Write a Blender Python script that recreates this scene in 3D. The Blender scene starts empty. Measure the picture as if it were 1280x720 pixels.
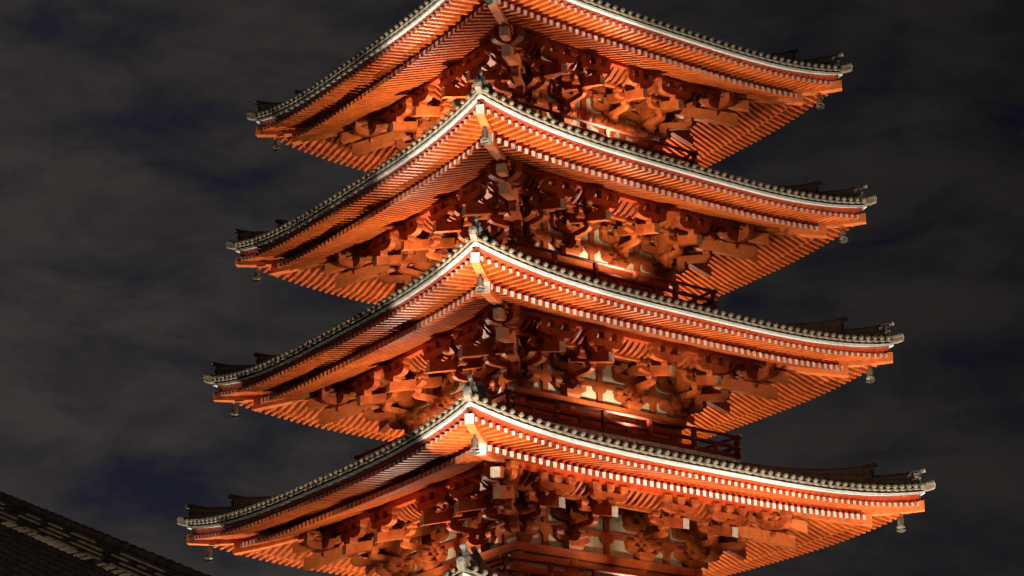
import bpy, math, random
from mathutils import Vector, Matrix
random.seed(7)
scene = bpy.context.scene; scene.render.engine = 'CYCLES'
col = scene.collection
ZO = 1.6                      # the eye height of the photographer above the ground

# ---------------------------------------------------------------- camera
cam_d = bpy.data.cameras.new('camera'); cam = bpy.data.objects.new('camera', cam_d); col.objects.link(cam)
scene.camera = cam
F = Vector((0.53072298, 0.77534172, 0.34231321)); Rr = Vector((0.82543018, -0.56450306, -0.00114512)); U = Vector((-0.19234899, -0.28316339, 0.93958521))
CAM = Vector((-29.82952015, -42.15934331, ZO)); FPX = 2696.506
m = Matrix((( Rr.x, U.x, -F.x, CAM.x), (Rr.y, U.y, -F.y, CAM.y), (Rr.z, U.z, -F.z, CAM.z), (0, 0, 0, 1)))
cam.matrix_world = m
cam_d.sensor_width = 36; cam_d.lens = FPX / 1280 * 36; cam_d.clip_end = 2000; cam_d.clip_start = .1

# ---------------------------------------------------------------- night sky with cloud
w = bpy.data.worlds.new('World'); scene.world = w; w.use_nodes = True
nt = w.node_tree; nt.nodes.clear()
out = nt.nodes.new('ShaderNodeOutputWorld'); bg = nt.nodes.new('ShaderNodeBackground')
tc = nt.nodes.new('ShaderNodeTexCoord'); mp = nt.nodes.new('ShaderNodeMapping'); mp.inputs['Scale'].default_value = (1, 1, 2.4)
n1 = nt.nodes.new('ShaderNodeTexNoise'); n1.inputs['Scale'].default_value = 13; n1.inputs['Detail'].default_value = 10; n1.inputs['Roughness'].default_value = .60; n1.inputs['Distortion'].default_value = .25
cr = nt.nodes.new('ShaderNodeValToRGB')
cr.color_ramp.elements[0].position = .34; cr.color_ramp.elements[0].color = (.0095, .0095, .0185, 1)
cr.color_ramp.elements[1].position = .62; cr.color_ramp.elements[1].color = (.0310, .0275, .0268, 1)
e_ = cr.color_ramp.elements.new(.475); e_.color = (.0195, .0178, .0188, 1)
# the cloud is a little brighter towards the town on the left
dp = nt.nodes.new('ShaderNodeVectorMath'); dp.operation = 'DOT_PRODUCT'; dp.inputs[1].default_value = (-.70, .55, -.55)
ma = nt.nodes.new('ShaderNodeMath'); ma.operation = 'MULTIPLY_ADD'; ma.inputs[1].default_value = 1.7; ma.inputs[2].default_value = 1.08
mc = nt.nodes.new('ShaderNodeClamp'); mc.inputs['Min'].default_value = .45; mc.inputs['Max'].default_value = 1.5
nt.links.new(tc.outputs['Generated'], dp.inputs[0]); nt.links.new(dp.outputs['Value'], ma.inputs[0]); nt.links.new(ma.outputs[0], mc.inputs[0])
nt.links.new(tc.outputs['Generated'], mp.inputs[0]); nt.links.new(mp.outputs[0], n1.inputs['Vector']); nt.links.new(n1.outputs['Fac'], cr.inputs[0])
nt.links.new(cr.outputs[0], bg.inputs[0]); nt.links.new(mc.outputs[0], bg.inputs[1]); nt.links.new(bg.outputs[0], out.inputs[0])
scene.view_settings.view_transform = 'Standard'; scene.view_settings.look = 'None'; scene.view_settings.exposure = 0; scene.view_settings.gamma = 1
scene.cycles.diffuse_bounces = 1

# ---------------------------------------------------------------- floodlights standing in the temple court, and two added far fills
def flood_or_fill(loc, aim, watts, cone, color, blend=.25, rad=.12):
    l = bpy.data.lights.new('flood_fill_light', 'SPOT'); l.energy = watts; l.spot_size = math.radians(cone); l.spot_blend = blend
    l.shadow_soft_size = rad; l.color = color
    o = bpy.data.objects.new('flood_fill_light', l); col.objects.link(o); o.location = loc
    o.rotation_euler = (Vector(aim) - Vector(loc)).to_track_quat('-Z', 'Y').to_euler()
    return o
WARM = (1, .80, .58); WHITE = (1, .86, .70); UP = (1, .84, .64)
LAMPS = [((-8.05, -15, 1.0), (-3, -4, 21), 22000, 70, WHITE, .25, .2), ((-13, -13, 1.0), (-6.4, -6.4, 15.6), 26000, 15, WHITE, .2, .15), ((-13, -13, 1.0), (-5.8, -5.8, 23.5), 42000, 17, WHITE, .3, .15), ((4, -11.5, 1.0), (3, -5, 21), 12500, 80, WHITE, .25, .12), ((15, -7.5, 1.0), (4, -4, 21), 14000, 70, WHITE, .25, .3), ((-8.0, 15, 1.0), (-5, 3, 21), 22000, 70, WHITE, .25, .2), ((2, -18, 1.0), (1, -4, 12.4), 13000, 25, WHITE, .4, .2), ((-30, -20, 4.0), (0, 0, 19), 2600, 60, WHITE, .4, 1.0), ((6, -45, 4.0), (0, 0, 17), 3200, 50, WARM, .4, 1.0)]  # the last two are unseen fill lamps, added to lift outward faces
for a in LAMPS: flood_or_fill(*a)
# small uplights on the balcony floor of each storey, one at the middle of each side
LAMP_OUT = 1.32
LAMP_Z = 0.3
LAMP_CONE = 165
ROOFL = [(230, 270, 400, 470), (290, 280, 400, 500), (310, 270, 400, 470), (330, 290, 400, 480)]

# ---------------------------------------------------------------- materials
def mat(name, base, rough=.5, var=.12, scale=6, dark=None, bump=0, spec=.5, streak=None, metal=0, wear=.14, grime=.28):
    mt = bpy.data.materials.new(name); mt.use_nodes = True; n = mt.node_tree; b = n.nodes['Principled BSDF']
    t = n.nodes.new('ShaderNodeNewGeometry'); no = n.nodes.new('ShaderNodeTexNoise'); no.inputs['Scale'].default_value = scale; no.inputs['Detail'].default_value = 6
    mpn = n.nodes.new('ShaderNodeMapping'); n.links.new(t.outputs['Position'], mpn.inputs[0])
    if streak: mpn.inputs['Scale'].default_value = streak
    n.links.new(mpn.outputs[0], no.inputs['Vector'])
    r = n.nodes.new('ShaderNodeValToRGB'); c0 = [c * (1 - var * 1.6) for c in base] if dark is None else dark
    r.color_ramp.elements[0].position = .3; r.color_ramp.elements[0].color = (*c0, 1)
    r.color_ramp.elements[1].position = .66; r.color_ramp.elements[1].color = (*[min(1, c * (1 + var * .5)) for c in base], 1)
    n.links.new(no.outputs['Fac'], r.inputs[0])
    # member to member difference, and fine grime in streaks
    oi = n.nodes.new('ShaderNodeObjectInfo'); m1 = n.nodes.new('ShaderNodeMapRange'); m1.inputs[3].default_value = 1 - wear; m1.inputs[4].default_value = 1 + wear * .6
    n.links.new(oi.outputs['Random'], m1.inputs[0])
    ng = n.nodes.new('ShaderNodeTexNoise'); ng.inputs['Scale'].default_value = 9; ng.inputs['Detail'].default_value = 8; ng.inputs['Roughness'].default_value = .7
    mg = n.nodes.new('ShaderNodeMapping'); mg.inputs['Scale'].default_value = (1.6, 1.6, .5); n.links.new(t.outputs['Position'], mg.inputs[0]); n.links.new(mg.outputs[0], ng.inputs['Vector'])
    m2 = n.nodes.new('ShaderNodeMapRange'); m2.inputs[1].default_value = .34; m2.inputs[2].default_value = .52; m2.inputs[3].default_value = 1 - grime; m2.inputs[4].default_value = 1.0; n.links.new(ng.outputs['Fac'], m2.inputs[0])
    mm = n.nodes.new('ShaderNodeMath'); mm.operation = 'MULTIPLY'; n.links.new(m1.outputs[0], mm.inputs[0]); n.links.new(m2.outputs[0], mm.inputs[1])
    vm = n.nodes.new('ShaderNodeVectorMath'); vm.operation = 'SCALE'; n.links.new(r.outputs[0], vm.inputs[0]); n.links.new(mm.outputs[0], vm.inputs['Scale'])
    n.links.new(vm.outputs[0], b.inputs['Base Color'])
    rr = n.nodes.new('ShaderNodeMapRange'); rr.inputs[3].default_value = max(0, rough - .1); rr.inputs[4].default_value = min(1, rough + .12)
    n.links.new(no.outputs['Fac'], rr.inputs[0]); n.links.new(rr.outputs[0], b.inputs['Roughness'])
    b.inputs['Specular IOR Level'].default_value = spec; b.inputs['Metallic'].default_value = metal
    if bump:
        bn = n.nodes.new('ShaderNodeBump'); bn.inputs['Strength'].default_value = bump; bn.inputs['Distance'].default_value = .02
        n.links.new(no.outputs['Fac'], bn.inputs['Height']); n.links.new(bn.outputs[0], b.inputs['Normal'])
    return mt
M = {}
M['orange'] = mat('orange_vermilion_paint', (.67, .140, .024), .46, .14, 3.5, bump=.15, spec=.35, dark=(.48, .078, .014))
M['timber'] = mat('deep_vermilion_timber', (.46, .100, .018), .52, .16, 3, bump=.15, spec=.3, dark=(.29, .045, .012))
M['amber'] = mat('lit_vermilion_beam', (.66, .155, .032), .5, .12, 4, bump=.15)  # strong light at the front corner is put into this warmer beam tone
M['red'] = mat('vermilion_paint', (.55, .068, .015), .42, .14, 3.5, bump=.15, dark=(.44, .05, .012))
M['redd'] = mat('dark_vermilion_shade', (.20, .024, .010), .6, .2, 3.0, bump=.2, dark=(.12, .015, .008))  # dark red; the shade on the railings is put into this colour too
M['white'] = mat('white_gofun_paint', (.66, .64, .60), .55, .12, 9, bump=.1, wear=.05, grime=.2)
M['cream'] = mat('cream_plaster', (.72, .585, .385), .8, .10, 2.2, bump=.25)
M['end'] = mat('pale_end_paint', (.62, .58, .47), .6, .14, 9, wear=.06, grime=.2)
M['tile'] = mat('grey_roof_tile', (.215, .18, .125), .6, .22, 5, bump=.3, dark=(.14, .118, .082))
M['tiled'] = mat('dark_roof_tile', (.10, .095, .088), .6, .3, 4, bump=.35, dark=(.04, .039, .038))
M['black'] = mat('black_tile_and_gap', (.028, .024, .022), .7, .4, 5, bump=.4, dark=(.010, .009, .009), spec=.15)  # near-black tone for the hall roof, its ridge and the eave gap
M['orn'] = mat('pale_ridge_end_tile', (.28, .26, .21), .55, .15, 9, bump=.2)
M['bronze'] = mat('verdigris_bronze', (.19, .175, .125), .5, .3, 8, metal=.3, dark=(.07, .075, .06))
M['dark'] = mat('dark_timber', (.05, .012, .008), .6, .2, 4)
M['ground'] = mat('paving_stone', (.20, .19, .175), .85, .2, .8, bump=.3)
M['oldplaster'] = mat('old_cream_plaster', (.42, .36, .26), .85, .2, 3, bump=.3)

# ---------------------------------------------------------------- mesh helper
class MB:
    def __init__(s): s.v = []; s.f = []; s.mi = []; s.sm = []
    def quad(s, pts, mi=0):
        n = len(s.v); s.v += [tuple(p) for p in pts]; s.f.append(tuple(range(n, n + len(pts)))); s.mi.append(mi)
    def hexa(s, p, mi=0, mis=None):
        """p: 8 points, bottom ring 0-3 then top ring 4-7; mis: {face: material}, faces: 0 bottom 1 top 2..5 sides"""
        n = len(s.v); s.v += [tuple(q) for q in p]
        fs = [(3, 2, 1, 0), (4, 5, 6, 7), (0, 1, 5, 4), (1, 2, 6, 5), (2, 3, 7, 6), (3, 0, 4, 7)]
        for i, q in enumerate(fs): s.f.append(tuple(n + j for j in q)); s.mi.append((mis or {}).get(i, mi))
    def box(s, x0, x1, y0, y1, z0, z1, mi=0, mis=None):
        s.hexa([(x0, y0, z0), (x1, y0, z0), (x1, y1, z0), (x0, y1, z0), (x0, y0, z1), (x1, y0, z1), (x1, y1, z1), (x0, y1, z1)], mi, mis)
    def frus(s, x, y, z0, z1, wb, wt, mi=0):
        """a bearing block: tapered below, upright above"""
        zm = z0 + (z1 - z0) * .45
        def ring(w, z): return [(x - w, y - w, z), (x + w, y - w, z), (x + w, y + w, z), (x - w, y + w, z)]
        s.hexa(ring(wb, z0) + ring(wt, zm), mi); s.hexa(ring(wt, zm) + ring(wt, z1), mi)
    def prism(s, prof, fn, t0, t1, mi=0, mis=None):
        """extrude a closed profile [(a,b)..] through fn(a,b,t) from t0 to t1"""
        n = len(s.v); k = len(prof)
        for t in (t0, t1): s.v += [tuple(fn(a, b, t)) for a, b in prof]
        s.f.append(tuple(range(n + k - 1, n - 1, -1))); s.mi.append(mi); s.f.append(tuple(range(n + k, n + 2 * k))); s.mi.append(mi)
        for i in range(k):
            j = (i + 1) % k; s.f.append((n + i, n + j, n + k + j, n + k + i)); s.mi.append((mis or {}).get(i, mi))
    def tube(s, p0, p1, r0, r1=None, n=12, mi=0, cap=None, capmi=None):
        p0 = Vector(p0); p1 = Vector(p1); d = (p1 - p0).normalized(); r1 = r0 if r1 is None else r1
        a = d.orthogonal().normalized(); b = d.cross(a); k = len(s.v)
        for p, r in ((p0, r0), (p1, r1)):
            for i in range(n): t = 2 * math.pi * i / n; s.v.append(tuple(p + (a * math.cos(t) + b * math.sin(t)) * r))
        for i in range(n): j = (i + 1) % n; s.f.append((k + i, k + j, k + n + j, k + n + i)); s.mi.append(mi)
        s.f.append(tuple(range(k + n - 1, k - 1, -1))); s.mi.append(mi if capmi is None else capmi)
        s.f.append(tuple(range(k + n, k + 2 * n))); s.mi.append(mi if capmi is None else capmi)
    def lathe(s, prof, cx, cy, n=20, mi=0):
        k = len(s.v)
        for r, z in prof:
            for i in range(n): t = 2 * math.pi * i / n; s.v.append((cx + r * math.cos(t), cy + r * math.sin(t), z))
        for q in range(len(prof) - 1):
            for i in range(n):
                j = (i + 1) % n; s.f.append((k + q * n + i, k + q * n + j, k + (q + 1) * n + j, k + (q + 1) * n + i)); s.mi.append(mi)
    def mesh(s, name, mats):
        me = bpy.data.meshes.new(name); me.from_pydata(s.v, [], s.f)
        for mm in mats: me.materials.append(M[mm])
        for p, i in zip(me.polygons, s.mi): p.material_index = i
        me.update()
        return me
def link(name, me, parent=None, loc=(0, 0, 0), rz=0, smooth=False, kind=None, label=None):
    o = bpy.data.objects.new(name, me); col.objects.link(o); o.location = loc; o.rotation_euler = (0, 0, rz)
    if parent: o.parent = parent
    if kind: o['kind'] = kind
    if label: o['label'] = label
    if smooth and me:
        for p in me.polygons: p.use_smooth = True
    return o
def fixnormals(me):
    import bmesh
    b = bmesh.new(); b.from_mesh(me); bmesh.ops.recalc_face_normals(b, faces=b.faces); b.to_mesh(me); b.free()
def put(name, mb, mats, parent=None, **k):
    me = mb.mesh(name, mats); fixnormals(me); return link(name, me, parent, **k)
def thing(name, label, cat, loc=(0, 0, 0), rz=0, group=None):
    o = link(name, None, None, loc, rz); o['label'] = label; o['category'] = cat
    if group: o['group'] = group
    return o

# ---------------------------------------------------------------- ground
g = MB(); g.box(-400, 400, -400, 400, -.2, 0); put('ground', g, ['ground'], kind='structure')

# ---------------------------------------------------------------- the pagoda
pagoda = thing('pagoda', 'floodlit vermilion pagoda with stacked tiled roofs standing against the night sky', 'pagoda')
#            h (strip half width), z0, column half spacing, inner column, base rafter end, balcony half width, slab z
ST = [dict(h=6.86, z=8.86 + ZO, c=2.70, ci=1.10, oe=5.90, bal=None, slab=None),
      dict(h=6.50, z=12.553 + ZO, c=2.50, ci=1.03, oe=5.57, bal=3.72, slab=-2.50),
      dict(h=6.139, z=16.296 + ZO, c=2.31, ci=.91, oe=5.32, bal=3.45, slab=-2.315),
      dict(h=5.827, z=19.980 + ZO, c=2.07, ci=.74, oe=5.08, bal=3.13, slab=-2.18),
      dict(h=5.543, z=23.684 + ZO, c=1.82, ci=.67, oe=4.78, bal=2.87, slab=-2.08)]
def W(k, s, o, z):
    x, y = s, -o
    for _ in range(k % 4): x, y = -y, x
    return (x, y, z)
RISE = .455
def rise_edge(u): return RISE * min(1, abs(u)) ** 3.4
def rise_in(S, s, o):
    h = S['h']; op = h - 2.5; g = min(1.15, max(0, (o - op) / (h - .15 - op)))
    return .35 * min(1, abs(s) / max(o, .1)) ** 3.4 * g * g
NSEG = 40
def sweep(mb, S, k, prof, riser, mi=0, mis=None, t0=-1, t1=1, n=NSEG):
    """closed profile [(o,e)] swept along side k, mitred at the hips; riser(t,o)->extra z"""
    K = len(prof); base = len(mb.v)
    for i in range(n + 1):
        t = t0 + (t1 - t0) * i / n
        for o, e in prof: mb.v.append(W(k, t * o, o, S['z'] + e + riser(t, o)))
    for i in range(n):
        for j in range(K):
            q = (j + 1) % K; mb.f.append((base + i * K + j, base + i * K + q, base + (i + 1) * K + q, base + (i + 1) * K + j)); mb.mi.append((mis or {}).get(j, mi))
    mb.f.append(tuple(base + j for j in range(K))); mb.mi.append(mi)
    mb.f.append(tuple(base + n * K + j for j in range(K - 1, -1, -1))); mb.mi.append(mi)
PITCH = .188
def fly_bot(S, o): return -.235 + .19 * (S['h'] - .12 - o)
def base_top(S, o): return fly_bot(S, S['oe']) - .115 + .36 * (S['oe'] - o)
def rafter(mb, S, k, s, kind):
    h = S['h']
    if kind == 'fly':
        o1 = h - .05; o0 = max(S['oe'] - .35, abs(s) + .06); w_ = .038; hgt = .092; bot = lambda o: fly_bot(S, o)
    else:
        o1 = S['oe']; o0 = max(S['c'] - .1, abs(s) + .06); w_ = .046; hgt = .125; bot = lambda o: base_top(S, o) - hgt
    if o0 > o1 - .08: return False
    # three lengthwise stations follow the sweep of the eave
    P = []
    for o in (o0, o1):
        z = S['z'] + bot(o) + rise_in(S, s, o)
        P.append([W(k, s - w_, o, z), W(k, s + w_, o, z), W(k, s + w_, o, z + hgt), W(k, s - w_, o, z + hgt)])
    a, b = P
    mb.hexa([a[0], a[1], b[1], b[0], a[3], a[2], b[2], b[3]], 0, {4: 1})
    # the part of the timber above the painted end, under the boards
    P = []
    for o in (o0, o1 - .10):
        z = S['z'] + bot(o) + rise_in(S, s, o) + hgt - .004; w2 = w_ - .003
        P.append([W(k, s - w2, o, z), W(k, s + w2, o, z), W(k, s + w2, o, z + .062), W(k, s - w2, o, z + .062)])
    a, b = P
    mb.hexa([a[0], a[1], b[1], b[0], a[3], a[2], b[2], b[3]])
    return True
def rafter_positions(S): 
    n = int(S['h'] / PITCH); return [(i + .5) * PITCH for i in range(-n - 1, n + 1)]

# single rafters: the hundred of each tier that show largest (lowest full eave, the two faces in view), all the others in one mesh per tier
chosen = set()
for kind in ('base', 'fly'):
    cnt = 0
    cand = [(0, s) for s in rafter_positions(ST[1])] + [(3, s) for s in sorted(rafter_positions(ST[1]), key=lambda q: -q)]
    for k, s in cand:
        if cnt >= 100: break
        mb = MB()
        if rafter(mb, ST[1], k, s, kind):
            put('base_rafter' if kind == 'base' else 'flying_rafter', mb, ['orange', 'white'], pagoda); chosen.add((kind, k, round(s, 3))); cnt += 1
    rest = MB()
    for i, S in enumerate(ST):
        for k in range(4):
            for s in rafter_positions(S):
                if i == 1 and (kind, k, round(s, 3)) in chosen: continue
                rafter(rest, S, k, s, kind)
    put('base_rafters' if kind == 'base' else 'flying_rafters', rest, ['orange', 'white'], pagoda, kind='stuff')

def diag(k, o, z, w=0): 
    """point on the hip between side k and the next (towards +s), w sideways"""
    x, y = o + w * .7071, -o + w * .7071
    for _ in range(k % 4): x, y = -y, x
    return (x, y, z)
def diagbeam(mb, k, pts, half, mi=0, endmi=None):
    """pts: [(o, bottom, top)] from inside to outside"""
    n = len(mb.v)
    for o, zb, zt in pts: mb.v += [diag(k, o, zb, -half), diag(k, o, zb, half), diag(k, o, zt, half), diag(k, o, zt, -half)]
    for i in range(len(pts) - 1):
        for j in range(4): q = (j + 1) % 4; mb.f.append((n + 4 * i + j, n + 4 * i + q, n + 4 * i + 4 + q, n + 4 * i + 4 + j)); mb.mi.append(mi)
    mb.f.append((n + 3, n + 2, n + 1, n)); mb.mi.append(mi)
    q = n + 4 * (len(pts) - 1); mb.f.append((q, q + 1, q + 2, q + 3)); mb.mi.append(mi if endmi is None else endmi)

def roof_surf(S, t, o):
    h = S['h']; d = h - o; g = max(0, 1 - d / 3.6)
    return .13 + .22 * max(d, 0) + .03 * max(d, 0) ** 2 + rise_edge(t) * g ** .8 + (.0 if d > 0 else 0)
NT = 57
def build_roof(i):
    S = ST[i]; h = S['h']; oe = S['oe']; z0 = S['z']; top = i == 4
    # tile covering with its rows of round tiles (surface of one part)
    mb = MB(); inner = 1.9 if not top else .5
    for k in range(4):
        os_ = [inner + (h + .04 - inner) * j / 12 for j in range(13)]; base = len(mb.v); n = NSEG
        surf = (lambda t, o: roof_surf(S, t, o)) if not top else (lambda t, o: roof_surf(S, t, o) + .02 * max(0, h - o) ** 2)
        for a in range(n + 1):
            t = -1 + 2 * a / n
            for o in os_: mb.v.append(W(k, t * o, o, z0 + surf(t, o)))
        for a in range(n):
            for j in range(12): mb.f.append((base + a * 13 + j, base + a * 13 + j + 1, base + (a + 1) * 13 + j + 1, base + (a + 1) * 13 + j)); mb.mi.append(1)
        cnt = int(2 * (h - .1) / .2275) // 2
        for q in range(-cnt, cnt + 1):                      # cover tiles running up the slope
            s = q * .2275
            if abs(s) > h - .12: continue
            o_in = max(inner, abs(s) + .05); N = 5; prev = None
            for a in range(N + 1):
                o = h + .10 + (o_in - h - .10) * a / N; t = min(1, abs(s) / o)
                z = z0 + surf(t, min(o, h)) + .03; ring = []
                for b in range(7):
                    an = math.pi * b / 6; ring.append(W(k, s + .055 * math.cos(an), o, z + .058 * math.sin(an)))
                nb = len(mb.v); mb.v += ring
                if prev is not None:
                    for b in range(6): mb.f.append((prev + b, prev + b + 1, nb + b + 1, nb + b)); mb.mi.append(1)
                prev = nb
    put('roof_tiles', mb, ['tile', 'tiled'], pagoda)
    rp = thing_part = link('eave', None, pagoda)
    # white strip, red fascia beam, pan-tile lip, boarding
    wb = MB(); fb = MB(); lip = MB(); sb = MB(); kb = MB(); pb = MB()
    re = lambda t, o: rise_edge(t)
    for k in range(4):
        sweep(wb, S, k, [(h, -.030), (h, .030), (h - .16, .030), (h - .16, -.030)], re)
        # red board: deeper towards the corner
        K = 4; base = len(fb.v)
        for a in range(NSEG + 1):
            t = -1 + 2 * a / NSEG; o1, o0 = h - .085, h - .20
            zt = z0 - .04 + rise_edge(t); zb = z0 - .148 + .36 * abs(t) ** 3.4 * .97
            zm = zb + (zt - zb) * .42
            for o, z in ((o1 - .04, zb), (o1 - .04, zm), (o1, zm + .008), (o1, zt), (o0, zt), (o0, zb)): fb.v.append(W(k, t * o, o, z))
        for a in range(NSEG):
            for j in range(6): q = (j + 1) % 6; fb.f.append((base + a * 6 + j, base + a * 6 + q, base + a * 6 + 6 + q, base + a * 6 + 6 + j)); fb.mi.append(0)
        sweep(lip, S, k, [(h - .012, .033), (h - .012, .074), (h - .25, .074), (h - .25, .033)], re, mi=2)  # black filler strip paints the shaded gap below the pan tiles
        # soffit boards over both rafter tiers
        for o0, o1, fz in ((oe - .3, h - .12, lambda o: fly_bot(S, o) + .15), (S['c'] - .15, oe - .10, lambda o: base_top(S, o) + .055)):
            base = len(sb.v)
            for a in range(NSEG + 1):
                t = -1 + 2 * a / NSEG
                for j in range(4):
                    o = o0 + (o1 - o0) * j / 3; sb.v.append(W(k, t * o, o, z0 + fz(o) + rise_in(S, t * o, o)))
            for a in range(NSEG):
                for j in range(3): sb.f.append((base + a * 4 + j, base + a * 4 + j + 1, base + (a + 1) * 4 + j + 1, base + (a + 1) * 4 + j)); sb.mi.append(0)
        # the rail over the base rafter ends
        zk = fly_bot(S, oe)
        sweep(kb, S, k, [(oe - .10, zk - .09), (oe - .10, zk + .012), (oe - .22, zk + .035), (oe - .22, zk - .05)], lambda t, o: rise_in(S, t * o, o))
        # eave purlin carried by the brackets
        op = S['c'] + 1.5; zp = base_top(S, op) - .127
        sweep(pb, S, k, [(op, .07), (op, min(zp, .24)), (op - .16, min(zp, .24)), (op - .16, .07)], lambda t, o: 0)
        sweep(pb, S, k, [(op - .05, min(zp, .24) + .002), (op - .05, zp + .19), (op - .1, zp + .20), (op - .1, min(zp, .24) + .002)], lambda t, o: 0, mi=1)
        # wavy pan tile ends and round cover tile ends
        cnt = int(2 * (h - .1) / .2275) // 2
        for q in range(-cnt - 1, cnt + 1):
            s0, s1 = q * .2275, (q + 1) * .2275; N = 6
            pts = []
            for a in range(N + 1):
                s = s0 + (s1 - s0) * a / N
                if abs(s) > h + .06: s = math.copysign(h + .06, s)
                sag = .026 * math.sin(math.pi * a / N); u = s / h
                zz = z0 + rise_edge(u); pts.append((s, zz + .098 - sag, zz + .130 - sag * .7))
            for a in range(N):
                (sa, ba, ta), (sb_, bb, tb) = pts[a], pts[a + 1]
                if sb_ - sa < 1e-4: continue
                lip.hexa([W(k, sa, h + .05, ba), W(k, sb_, h + .05, bb), W(k, sb_, h - .2, bb), W(k, sa, h - .2, ba), W(k, sa, h + .05, ta), W(k, sb_, h + .05, tb), W(k, sb_, h - .2, tb), W(k, sa, h - .2, ta)])
        for q in range(-cnt, cnt + 1):
            s = q * .2275; u = s / h
            if abs(s) > h - .1: continue
            zc = z0 + rise_edge(u) + .175
            lip.tube(W(k, s, h - .15, zc), W(k, s, h + .088, zc), .053, n=14)
            lip.tube(W(k, s, h + .088, zc), W(k, s, h + .096, zc), .050, .044, n=14); lip.tube(W(k, s, h + .096, zc), W(k, s, h + .108, zc), .02, n=10)
    put('edge_strip', wb, ['white'], rp); put('fascia_board', fb, ['red'], rp); put('eave_end_tiles', lip, ['tile', 'tiled', 'black'], rp)
    put('soffit_boards', sb, ['red'], rp); put('rafter_end_rail', kb, ['red'], rp); put('eave_purlin', pb, ['red', 'white'], rp)  # darker red on the soffit paints in shade between the rafters
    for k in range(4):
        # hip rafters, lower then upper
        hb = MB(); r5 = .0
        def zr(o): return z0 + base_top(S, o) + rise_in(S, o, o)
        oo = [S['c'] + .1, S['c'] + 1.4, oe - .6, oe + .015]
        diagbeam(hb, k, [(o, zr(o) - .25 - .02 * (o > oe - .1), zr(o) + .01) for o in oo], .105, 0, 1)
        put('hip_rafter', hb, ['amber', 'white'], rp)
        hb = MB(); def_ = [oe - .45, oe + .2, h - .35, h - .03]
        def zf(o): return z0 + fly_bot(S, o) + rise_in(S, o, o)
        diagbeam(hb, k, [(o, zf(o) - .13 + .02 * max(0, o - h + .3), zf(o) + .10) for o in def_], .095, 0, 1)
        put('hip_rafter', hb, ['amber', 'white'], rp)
    # hip ridges in two steps, each ending in a tile ornament
    for k in range(4):
        for a, (o_out, o_in) in enumerate(((h - .10, h - .98), (h - .88, 2.4 if not top else .7))):
            rb = MB(); N = 10; pts = []
            L = o_out - o_in
            def base_z(o): return z0 + roof_surf(S, 1, min(o, h)) - .03 + (.02 * max(0, h - o) ** 2 if top else 0)
            for j in range(N + 1):
                o = o_in + L * j / N; f = j / N; d = o_out - o
                hh = .19 + .20 * max(0, 1 - d / 1.15) ** 1.6 if a == 0 else .24 + .24 * max(0, 1 - d / 1.5) ** 1.8
                pts.append((o, base_z(o), base_z(o) + hh))
            # stacked flat tiles (alternating ledges) and a round cap
            LAY = 5
            for q in range(LAY):
                wd = .10 + (.02 if q % 2 else 0)
                diagbeam(rb, k, [(o, b + (t_ - .05 - b) * q / LAY + .003, b + (t_ - .05 - b) * (q + 1) / LAY) for o, b, t_ in pts], wd, 0)
            for j in range(N):
                (oa, _, ta), (ob, _, tb) = pts[j], pts[j + 1]
                rb.tube(diag(k, oa, ta - .045), diag(k, ob, tb - .045), .07, n=10, mi=1)
            ro = put('hip_ridge', rb, ['tile', 'tiled'], rp)
            # ornament
            ob_ = MB(); o, b, t_ = pts[-1]
            diagbeam(ob_, k, [(o, b - .02, t_ - .03), (o + .04, b - .02, t_ - .03)], .10, 1)
            ob_.tube(diag(k, o + .01, t_ - .17, -.095), diag(k, o + .05, t_ - .17, -.095), .048, n=14, mi=1)
            ob_.tube(diag(k, o + .01, t_ - .17, .095), diag(k, o + .05, t_ - .17, .095), .048, n=14, mi=1)
            ob_.tube(diag(k, o - .2, t_ - .05), diag(k, o + .10, t_ + .04), .055, .06, n=16, mi=1)
            ob_.tube(diag(k, o + .10, t_ + .04), diag(k, o + .118, t_ + .045), .06, .06, n=16, mi=0)
            ob_.tube(diag(k, o + .118, t_ + .045), diag(k, o + .124, t_ + .047), .042, .038, n=16, mi=0)
            put('ridge_end_ornament', ob_, ['orn', 'tiled'], rp)
        # the corner tile pointing out past the strip
        cb = MB(); zc = z0 + rise_edge(1) + .09
        diagbeam(cb, k, [(h - .3, zc - .05, zc + .05), (h + .06, zc - .05, zc + .055), (h + .17, zc, zc + .12)], .07, 1, 0)
        cb.tube(diag(k, h - .1, zc + .06), diag(k, h + .15, zc + .12), .06, .085, n=16, mi=1); cb.tube(diag(k, h + .15, zc + .12), diag(k, h + .165, zc + .125), .085, .085, n=16, mi=0)
        cb.tube(diag(k, h + .165, zc + .125), diag(k, h + .172, zc + .128), .06, .055, n=16, mi=0)
        put('corner_tile', cb, ['orn', 'tile'], rp)
    return rp

# ---------------------------------------------------------------- brackets
def arm_prof(l, e0, e1, cut=.24, both=True, inner=0):
    """side outline of a bracket arm: flat top, ends rounded up from below"""
    hgt = e1 - e0; P = []
    def endcurve(sg):
        r = []
        for j in range(6):
            a = math.pi / 2 * j / 5; r.append((sg * (l - cut + cut * math.sin(a)), e0 + hgt * .62 * (1 - math.cos(a))))
        return r
    P = endcurve(1) + [(l, e1)]
    if both: P += [(-l, e1)] + endcurve(-1)[::-1]
    else: P += [(inner, e1), (inner, e0)]
    return P
def blocks(mb, pts, z0, z1, w=.095):
    for x, y in pts: mb.frus(x, y, z0, z1, w * .68, w)
def cross_arm(out, l, e0, e1, eb, th=.075, n3=True):
    mb = MB(); mb.prism(arm_prof(l, e0, e1), lambda a, b, t: (a, -out + t, b), -th, th)
    pos = [-l + .085, 0, l - .085] if n3 else [-l + .085, l - .085]
    blocks(mb, [(x, -out) for x in pos], e1, eb, .105); return mb
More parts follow.
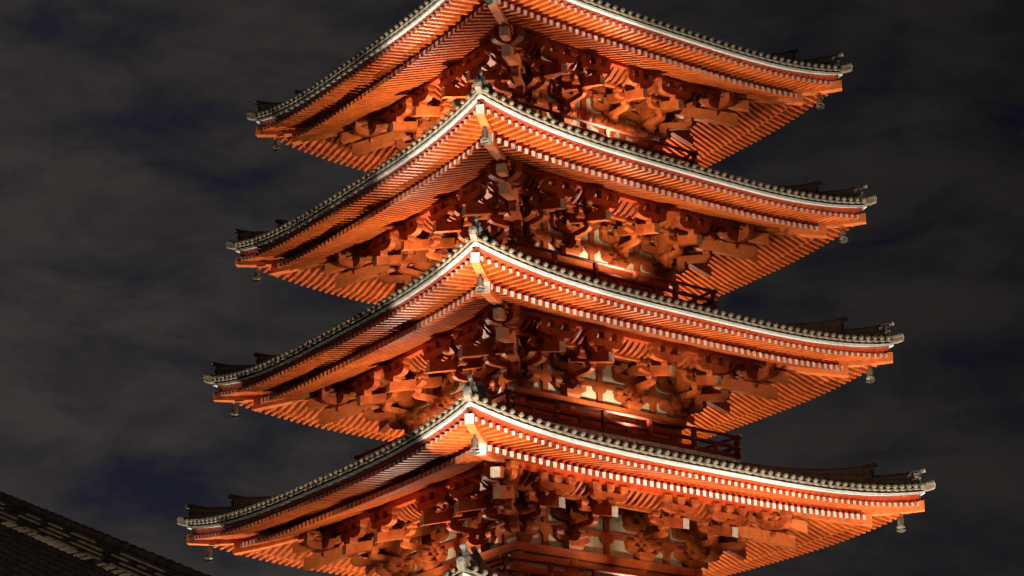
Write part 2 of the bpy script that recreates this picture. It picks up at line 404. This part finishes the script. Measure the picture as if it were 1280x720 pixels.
def out_arm(l, e0, e1, eb, th=.075):
    mb = MB(); mb.prism(arm_prof(l, e0, e1, cut=.17, both=False, inner=-.1), lambda a, b, t: (t, -a, b), -th, th)
    blocks(mb, [(0, -l + .1)], e1, eb, .1); return mb
def tail(out0, out1, ec, slope, hgt, half, ext=1.0):
    mb = MB(); z1 = ec; z0 = ec + slope * (out1 - out0)
    a, b = out0 * ext, out1 * ext
    mb.hexa([(-half, -a, z0 - hgt / 2), (half, -a, z0 - hgt / 2), (half, -b, z1 - hgt / 2), (-half, -b, z1 - hgt / 2),
             (-half, -a, z0 + hgt / 2), (half, -a, z0 + hgt / 2), (half, -b, z1 + hgt / 2), (-half, -b, z1 + hgt / 2)], 0, {4: 1})
    return mb
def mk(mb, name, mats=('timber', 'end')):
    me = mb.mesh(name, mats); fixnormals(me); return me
base_block = MB(); base_block.frus(0, 0, -1.2, -1.0, .16, .225)
arm2 = cross_arm(0.02, .52, -.50, -.31, -.12); arm2.frus(0, -.02, -.618, -.502, .09, .12)
parts_std = [('bracket_arm', mk(cross_arm(0.02, .47, -1.0, -.85, -.74), 'bracket_arm')),
             ('bracket_arm', mk(arm2, 'bracket_arm')),
             ('bracket_arm', mk(out_arm(.46, -1.0, -.85, -.74, .065), 'bracket_arm')),
             ('bracket_arm', mk(out_arm(.98, -.74, -.60, -.46, .065), 'bracket_arm')),
             ('bracket_arm', mk(cross_arm(.88, .38, -.46, -.33, -.22), 'bracket_arm')),
             ('tail_rafter', mk(tail(.2, 1.7, -.60, .27, .24, .088), 'tail_rafter')),
             ('bracket_arm', mk(cross_arm(1.46, .48, -.31, -.12, .066, th=.08), 'bracket_arm'))]
tb = MB(); tb.frus(0, -1.5, -.46, -.312, .08, .11)
parts_std.append(('small_block', mk(tb, 'small_block')))
base_me = mk(base_block, 'bracket_set')
# corner set: three-way; arms crossing past the corner and two diagonal tail rafters
S2 = math.sqrt(2)
def rot45(mb):
    c = math.cos(math.radians(45)); v = []
    for x, y, z in mb.v: v.append((x * c - y * c, x * c + y * c, z))
    mb.v = v; return mb
corner_parts = []
for l, e0, e1, eb in ((.52 * 1.35, -1.0, -.85, -.74), (.98 * 1.38, -.74, -.58, -.46)):
    corner_parts.append(('bracket_arm', mk(rot45(out_arm(l, e0, e1, eb, .085)), 'bracket_arm')))
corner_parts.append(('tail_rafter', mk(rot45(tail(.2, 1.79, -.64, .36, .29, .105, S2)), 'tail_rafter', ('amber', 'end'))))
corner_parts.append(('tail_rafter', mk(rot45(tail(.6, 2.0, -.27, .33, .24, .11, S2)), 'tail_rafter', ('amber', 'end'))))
def extra_cross(i):
    """arms at the corner purlin crossing, on the diagonal"""
    mb = MB()
    for sw in (0, 1):
        q = MB(); q.prism(arm_prof(.52, -.31, -.12), lambda a, b, t: (1.46 + a * .9 + .05, -1.46 + t, b) if not sw else (1.46 + t, -1.46 - a * .9 - .05, b), -.08, .08)
        n = len(mb.v); mb.v += q.v; mb.f += [tuple(n + j for j in f) for f in q.f]; mb.mi += q.mi
    for x, y in ((1.46, -1.46), (1.08, -1.46), (1.46, -1.08), (1.88, -1.46), (1.46, -1.88)): mb.frus(x, y, -.12, .066, .08, .105)
    return mb
corner_parts.append(('bracket_arm', mk(extra_cross(0), 'bracket_arm')))
blk = MB(); blk.frus(1.42, -1.42, -.5, -.40, .1, .13); corner_parts.append(('small_block', mk(blk, 'small_block')))

def build_storey(i):
    S = ST[i]; c, ci, z0 = S['c'], S['ci'], S['z']
    zf = z0 + S['slab'] if S['slab'] else z0 - 3.2
    # plaster walls in one storey body
    b = MB()
    b.box(-c + .04, c - .04, -c + .04, c - .04, zf - .6, z0 + .6)
    wall = put('wall', b, ['cream'], pagoda)
    # timber frame members
    for k in range(4):
        tm = MB()
        def bar(s0, s1, o0, o1, e0, e1, mb=tm):
            mb.hexa([W(k, s0, o1, z0 + e0), W(k, s1, o1, z0 + e0), W(k, s1, o0, z0 + e0), W(k, s0, o0, z0 + e0), W(k, s0, o1, z0 + e1), W(k, s1, o1, z0 + e1), W(k, s1, o0, z0 + e1), W(k, s0, o0, z0 + e1)])
        off = .004 * (k % 2)
        bar(-c - .2 - off, c + .2 + off, c - .12, c + .2 + off, -1.40 + off, -1.204 + off / 2)     # wall plate
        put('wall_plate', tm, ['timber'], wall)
        for e0, e1 in ((-.738, -.62), (-.118, .0), (.06, .20)):
            tm = MB(); bar(-c - .55, c + .55, c - .1, c + .045, e0, e1, tm); put('tie_beam', tm, ['timber'], wall)
        for out, e0, e1 in ((.88, -.218, -.11),):
            tm = MB(); bar(-c - out - .3, c + out + .3, c + out - .065, c + out + .065, e0 + off, e1 + off, tm); put('bracket_beam', tm, ['timber'], wall)
        # struts between the clusters
        for s in (0, (c + ci) / 2, -(c + ci) / 2):
            tm = MB()
            for e0, e1 in ((-1.204, -.738), (-.62, -.118)):
                bar(s - .075, s + .075, c - .1, c + .03, e0, e1, tm)
                pr = [(-.075, e1 - .16)] + [(-.075 - .12 * math.sin(math.pi / 2 * j / 5) ** 2, e1 - .16 + .13 * (1 - math.cos(math.pi / 2 * j / 5))) for j in range(1, 6)] + [(-.195, e1), (.195, e1)] + [(.075 + .12 * math.sin(math.pi / 2 * j / 5) ** 2, e1 - .16 + .13 * (1 - math.cos(math.pi / 2 * j / 5))) for j in range(5, 0, -1)] + [(.075, e1 - .16)]
                tm.prism(pr, lambda a, bb, t: W(k, s + a, t, z0 + bb), c - .1, c + .034)
            put('strut', tm, ['timber'], wall)
        # curved ribs between the outer beam and the purlin, and ribs one step in
        rb = MB()
        for (oa, ea, ob, eb) in ((c + .93, -.13, c + 1.36, .10),):
            n = int((c + .9) * 2 / .175)
            for j in range(n):
                s = -(c + .9) + (j + .5) * (c + .9) * 2 / n
                if any(abs(s - q) < .12 for q in (-c, -ci, ci, c)): continue
                pts = []
                for a in range(5):
                    f = a / 4; pts.append((oa + (ob - oa) * f, ea + (eb - ea) * f ** 1.8))
                for a in range(4):
                    (o0, e0), (o1, e1) = pts[a], pts[a + 1]
                    rb.hexa([W(k, s - .03, o0, z0 + e0 - .03), W(k, s + .03, o0, z0 + e0 - .03), W(k, s + .03, o1, z0 + e1 - .03), W(k, s - .03, o1, z0 + e1 - .03), W(k, s - .03, o0, z0 + e0 + .03), W(k, s + .03, o0, z0 + e0 + .03), W(k, s + .03, o1, z0 + e1 + .03), W(k, s - .03, o1, z0 + e1 + .03)])
            # boards behind the ribs
            L = c + .95
            rb.hexa([W(k, -L, oa, z0 + ea + .035), W(k, L, oa, z0 + ea + .035), W(k, L, ob, z0 + eb + .035), W(k, -L, ob, z0 + eb + .035), W(k, -L, oa, z0 + ea + .05), W(k, L, oa, z0 + ea + .05), W(k, L, ob, z0 + eb + .05), W(k, -L, ob, z0 + eb + .05)])
        put('curved_ribs', rb, ['timber'], wall)
        # lower wall: columns, rails, doors and windows
        if S['slab']:
            ztop = -1.40; zb = S['slab'] + .0
            for s in (-c, -ci, ci, c):
                if s == c: continue
                tm = MB(); tm.tube(W(k, s, c, z0 + zb), W(k, s, c, z0 + ztop), .15, n=20); put('column', tm, ['timber'], wall)
            for e0, e1, d in ((ztop - .02 - .13, ztop - .02, .10), (zb + .02, zb + .16, .12), (zb + (ztop - zb) * .62, zb + (ztop - zb) * .62 + .10, .11)):
                tm = MB(); bar(-c - .1, c + .1, c - .05, c + d + off, e0 + off, e1 + off, tm); put('wall_rail', tm, ['timber'], wall)
            for sgn in (-1, 1):
                tm = MB(); a0, a1 = sorted((sgn * .02, sgn * (ci - .15)))
                bar(a0, a1, c - .05, c + .03, zb + .16, zb + (ztop - zb) * .62, tm)
                for f in (.25, .5, .75): bar(a0 + .03, a1 - .03, c + .03, c + .045, zb + .16 + ((ztop - zb) * .62 - .16) * f - .02, zb + .16 + ((ztop - zb) * .62 - .16) * f + .02, tm)
                put('door', tm, ['redd'], wall)
                sc_ = sgn * (c + ci) / 2; wd = (c - ci) / 2 - .34
                tm = MB(); z1w = zb + (ztop - zb) * .62
                bar(sc_ - wd, sc_ + wd, c - .03, c + .01, zb + .2, z1w - .02, tm)
                for j in range(9):
                    x = sc_ - wd + (j + .5) * 2 * wd / 9; bar(x - .016, x + .016, c + .01, c + .035, zb + .2, z1w - .02, tm)
                put('window_lattice', tm, ['dark'], wall)
    # bracket sets
    for k in range(4):
        for s in (-c, -ci, ci, c):
            o = W(k, s, c, z0)
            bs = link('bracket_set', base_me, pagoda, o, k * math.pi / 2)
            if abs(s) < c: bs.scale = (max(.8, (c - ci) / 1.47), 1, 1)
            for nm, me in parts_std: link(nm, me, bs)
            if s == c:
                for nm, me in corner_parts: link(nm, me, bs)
    # balcony
    if S['bal']:
        B = S['bal']; zs = S['slab']
        fl = MB(); fl.box(-B + .02, B - .02, -B + .02, B - .02, z0 + zs - .048, z0 + zs + .048)
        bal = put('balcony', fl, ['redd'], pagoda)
        be = MB()
        for k in range(4):
            n = int(2 * B / .165)
            for j in range(n):
                s0 = -B + 2 * B * j / n + .006; s1 = -B + 2 * B * (j + 1) / n - .006
                be.hexa([W(k, s0, B + .012, z0 + zs - .05), W(k, s1, B + .012, z0 + zs - .05), W(k, s1, B - .3, z0 + zs - .05), W(k, s0, B - .3, z0 + zs - .05),
                         W(k, s0, B + .012, z0 + zs + .05), W(k, s1, B + .012, z0 + zs + .05), W(k, s1, B - .3, z0 + zs + .05), W(k, s0, B - .3, z0 + zs + .05)])
        put('floor_board_ends', be, ['end'], bal)
        un = MB()
        un.box(-B + .25, B - .25, -B + .25, B - .25, z0 + zs - .22, z0 + zs - .052); un.box(-c - .3, c + .3, -c - .3, c + .3, z0 + zs - .9, z0 + zs - .222)
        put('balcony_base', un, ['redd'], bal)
        for k in range(4):
            Lr = B + .14; off = .003 * (k % 2)
            def rail(e, hh, hw, L, nm, round_=False):
                tm = MB()
                if round_: tm.tube(W(k, -L, B - .08, z0 + e + off), W(k, L, B - .08, z0 + e + off), hh, n=12, capmi=1)
                else:
                    tm.hexa([W(k, -L, B - .08 + hw, z0 + e - hh + off), W(k, L, B - .08 + hw, z0 + e - hh + off), W(k, L, B - .08 - hw, z0 + e - hh + off), W(k, -L, B - .08 - hw, z0 + e - hh + off),
                             W(k, -L, B - .08 + hw, z0 + e + hh + off), W(k, L, B - .08 + hw, z0 + e + hh + off), W(k, L, B - .08 - hw, z0 + e + hh + off), W(k, -L, B - .08 - hw, z0 + e + hh + off)], 0, {3: 1, 5: 1})
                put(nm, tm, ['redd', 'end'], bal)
            e1, e2, e3 = zs + .13, zs + .37, zs + .63
            rail(e1, .055, .05, B - .04, 'bottom_rail'); rail(e2, .035, .045, B + .02, 'middle_rail'); rail(e3, .038, 0, B + .06, 'handrail', True)
            npost = max(3, round(2 * B / 1.35)); 
            for j in range(npost + 1):
                s = -B + .08 + (2 * B - .16) * j / npost
                if j < npost:
                    tm = MB(); hw = .05
                    tm.hexa([W(k, s - hw, B - .08 + hw, z0 + zs + .05), W(k, s + hw, B - .08 + hw, z0 + zs + .05), W(k, s + hw, B - .08 - hw, z0 + zs + .05), W(k, s - hw, B - .08 - hw, z0 + zs + .05),
                             W(k, s - hw, B - .08 + hw, z0 + e3 - .03), W(k, s + hw, B - .08 + hw, z0 + e3 - .03), W(k, s + hw, B - .08 - hw, z0 + e3 - .03), W(k, s - hw, B - .08 - hw, z0 + e3 - .03)])
                    for ez in (e1, e2): tm.tube(W(k, s, B - .03, z0 + ez), W(k, s, B - .015, z0 + ez), .018, n=8, mi=1)
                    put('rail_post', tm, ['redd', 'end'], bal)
                    s2 = s + (2 * B - .16) / npost / 2; tm = MB()
                    tm.hexa([W(k, s2 - .045, B - .04, z0 + e1 + .055), W(k, s2 + .045, B - .04, z0 + e1 + .055), W(k, s2 + .045, B - .12, z0 + e1 + .055), W(k, s2 - .045, B - .12, z0 + e1 + .055),
                             W(k, s2 - .045, B - .04, z0 + e2 - .03), W(k, s2 + .045, B - .04, z0 + e2 - .03), W(k, s2 + .045, B - .12, z0 + e2 - .03), W(k, s2 - .045, B - .12, z0 + e2 - .03)])
                    put('rail_strut', tm, ['redd'], bal)

for i in range(5):
    build_roof(i)
    if i: build_storey(i)
# the bottom storey and stone base, mostly below the frame
b = MB(); b.box(-2.9, 2.9, -2.9, 2.9, 4.2, ST[0]['z'] + .6); put('wall', b, ['cream'], pagoda)
b = MB(); b.box(-6.2, 6.2, -6.2, 6.2, .0, 4.2); put('podium', b, ['oldplaster'], pagoda)

for i in range(1, 5):
    S = ST[i - 1]; o = ST[i]['c'] + LAMP_OUT; zl = ST[i]['z'] + ST[i]['slab'] + LAMP_Z
    for k in range(4):
        flood_or_fill(W(k, 0, o, zl), W(k, 0, o + .5, zl + 3), ROOFL[i - 1][k], LAMP_CONE, UP, .35, .06)

# ---------------------------------------------------------------- wind bells at the roof corners
bell_m = MB(); P = [(0, -.08), (.045, -.085), (.065, -.11), (.07, -.20), (.085, -.30), (.105, -.345), (.095, -.345), (.07, -.28), (.055, -.12), (0, -.10)]
bell_m.lathe(P, 0, 0, 20)
for a in range(4):
    t = math.pi / 4 + a * math.pi / 2; bell_m.hexa([(.06 * math.cos(t) - .008, .06 * math.sin(t) - .008, -.33), (.06 * math.cos(t) + .008, .06 * math.sin(t) - .008, -.33), (.06 * math.cos(t) + .008, .06 * math.sin(t) + .008, -.33), (.06 * math.cos(t) - .008, .06 * math.sin(t) + .008, -.33)] + [(.07 * math.cos(t) - .01, .07 * math.sin(t) - .01, -.12), (.07 * math.cos(t) + .01, .07 * math.sin(t) - .01, -.12), (.07 * math.cos(t) + .01, .07 * math.sin(t) + .01, -.12), (.07 * math.cos(t) - .01, .07 * math.sin(t) + .01, -.12)])
bell_me = mk(bell_m, 'bell_body', ('bronze',))
for p in bell_me.polygons: p.use_smooth = len(p.vertices) == 4 and p.index < 9 * 20
hk = MB(); hk.tube((0, 0, .02), (0, 0, -.085), .012, n=8); hook_me = mk(hk, 'hook', ('bronze',))
cl = MB(); cl.tube((0, 0, -.3), (0, 0, -.40), .007, n=6)
cl.prism([(-.12, -.40), (-.02, -.385), (.02, -.385), (.12, -.40), (.085, -.44), (0, -.465), (-.085, -.44)], lambda a, b_, t: (a * .7071 + t, -a * .7071 + t, b_), -.006, .006)
clap_me = mk(cl, 'clapper', ('bronze',))
names = ['lowest full', 'second lowest', 'third lowest', 'topmost visible']
for i in range(1, 5):
    S = ST[i]; o = S['h'] - .44
    z = S['z'] + fly_bot(S, o) + rise_in(S, o, o) - .13
    for k, side in ((0, 'right'), (2, 'left'), (3, 'front')):
        x, y, zz = diag(k, o, z)
        bt = thing('wind_bell', f'bronze wind bell hanging under the {side} corner of the {names[i-1]} eave', 'wind bell', (x, y, zz), 0, 'wind bells at the roof corners'); bt.scale = (1.0, 1.0, 1.0)
        link('bell_body', bell_me, bt); link('hook', hook_me, bt); link('clapper', clap_me, bt, rz=random.uniform(-.4, .4))

# ---------------------------------------------------------------- nearer temple roof in the lower left
def ray(px, py): return (F + Rr * ((px - 640) / FPX) - U * ((py - 360) / FPX)).normalized()
hall = thing('temple_hall', 'dark tiled temple roof with a descending ridge in the lower left foreground', 'temple')
P1 = CAM + ray(256, 719) * 28.0
P0 = CAM + ray(-60, 591) * 37.0
Sd = (P0 - P1).normalized()                    # up the ridge
Sh = Vector((Sd.x, Sd.y, 0)).normalized()
Td = Vector((-Sh.y, Sh.x, 0))
if Td.dot(CAM - P1) < 0: Td = -Td
Nn = Sd.cross(Td); Nn = Nn if Nn.z > 0 else -Nn
RH = .47                                       # ridge height above the tiles
def HP(a, b, n): return P1 + Sd * a + Td * b + Nn * (n - RH)
def hbar(mb, a0, a1, b0, b1, n0, n1, mi=0): mb.hexa([HP(a0, b0, n0), HP(a1, b0, n0), HP(a1, b1, n0), HP(a0, b1, n0), HP(a0, b0, n1), HP(a1, b0, n1), HP(a1, b1, n1), HP(a0, b1, n1)], mi)
A0, A1 = -2.5, 15.5
rt = MB(); hbar(rt, A0, A1, -.4, 7, -.25, -.02)
for r in range(26):
    b_ = .37 + r * .265; na = int((A1 - A0) / .24)
    for a in range(na):
        x = A0 + a * .24
        rt.tube(HP(x, b_, .02), HP(x + .245, b_, .045), .068, .078, n=10)
        rt.hexa([HP(x, b_ + .06, -.02), HP(x + .25, b_ + .06, -.02), HP(x + .25, b_ + .21, -.02), HP(x, b_ + .21, -.02), HP(x, b_ + .06, .03), HP(x + .25, b_ + .06, .0), HP(x + .25, b_ + .21, .0), HP(x, b_ + .21, .03)])
put('roof_tiles', rt, ['black'], hall)
rg = MB()
for q in range(8):
    n_ = int((A1 - A0) / .3)
    for a in range(n_):
        x = A0 + a * .3 + random.uniform(-.01, .01); j = random.uniform(-.008, .008); wq = .125 + (.035 if q % 2 == 0 else .0) + j
        hbar(rg, x + .002, x + .298, -wq, wq, .145 + q * .032, .145 + q * .032 + .022, random.choice((0, 0, 0, 1)) if q % 2 == 0 else 1)
for a in range(int((A1 - A0) / .3)):
    x = A0 + a * .3; rg.tube(HP(x, 0, .42), HP(x + .296, 0, .42), .062, .068, n=14, mi=1)
    rg.tube(HP(x + .26, 0, .42), HP(x + .298, 0, .42), .074, .074, n=14, mi=1)
hbar(rg, A0, A1, -.11, .14, -.05, .143, 1)
pl = rg
for a in range(int((A1 - A0) / .27)):
    x = A0 + a * .27; L = random.uniform(.15, .265)
    if random.random() < .15: continue
    d0, d1 = random.uniform(-.02, .03), random.uniform(-.02, .03)
    n0 = len(pl.mi); pl.hexa([HP(x, .10, .0), HP(x + L, .10, .0), HP(x + L, .30 + d1, .03), HP(x, .30 + d0, .03), HP(x, .10, .15), HP(x + L, .10, .15), HP(x + L, .24 + d1, .10), HP(x, .24 + d0, .10)], 2)
put('ridge', rg, ['tile', 'black', 'oldplaster'], hall)
# walls under the roof, down to the ground
wl = MB(); q = [HP(A0 + .8, .3, -.25), HP(A1 - .5, .3, -.25), HP(A1 - .5, 6.4, -.25), HP(A0 + .8, 6.4, -.25)]
wl.hexa([(p.x, p.y, 0) for p in q] + [tuple(p) for p in q]); put('wall', wl, ['oldplaster'], hall)
# an unseen fill lamp, added to brighten this roof
flood_or_fill(tuple(HP(3, 11, 5)), tuple(HP(4, 0, .2)), 1100, 100, (1, .78, .58), .6, .2)
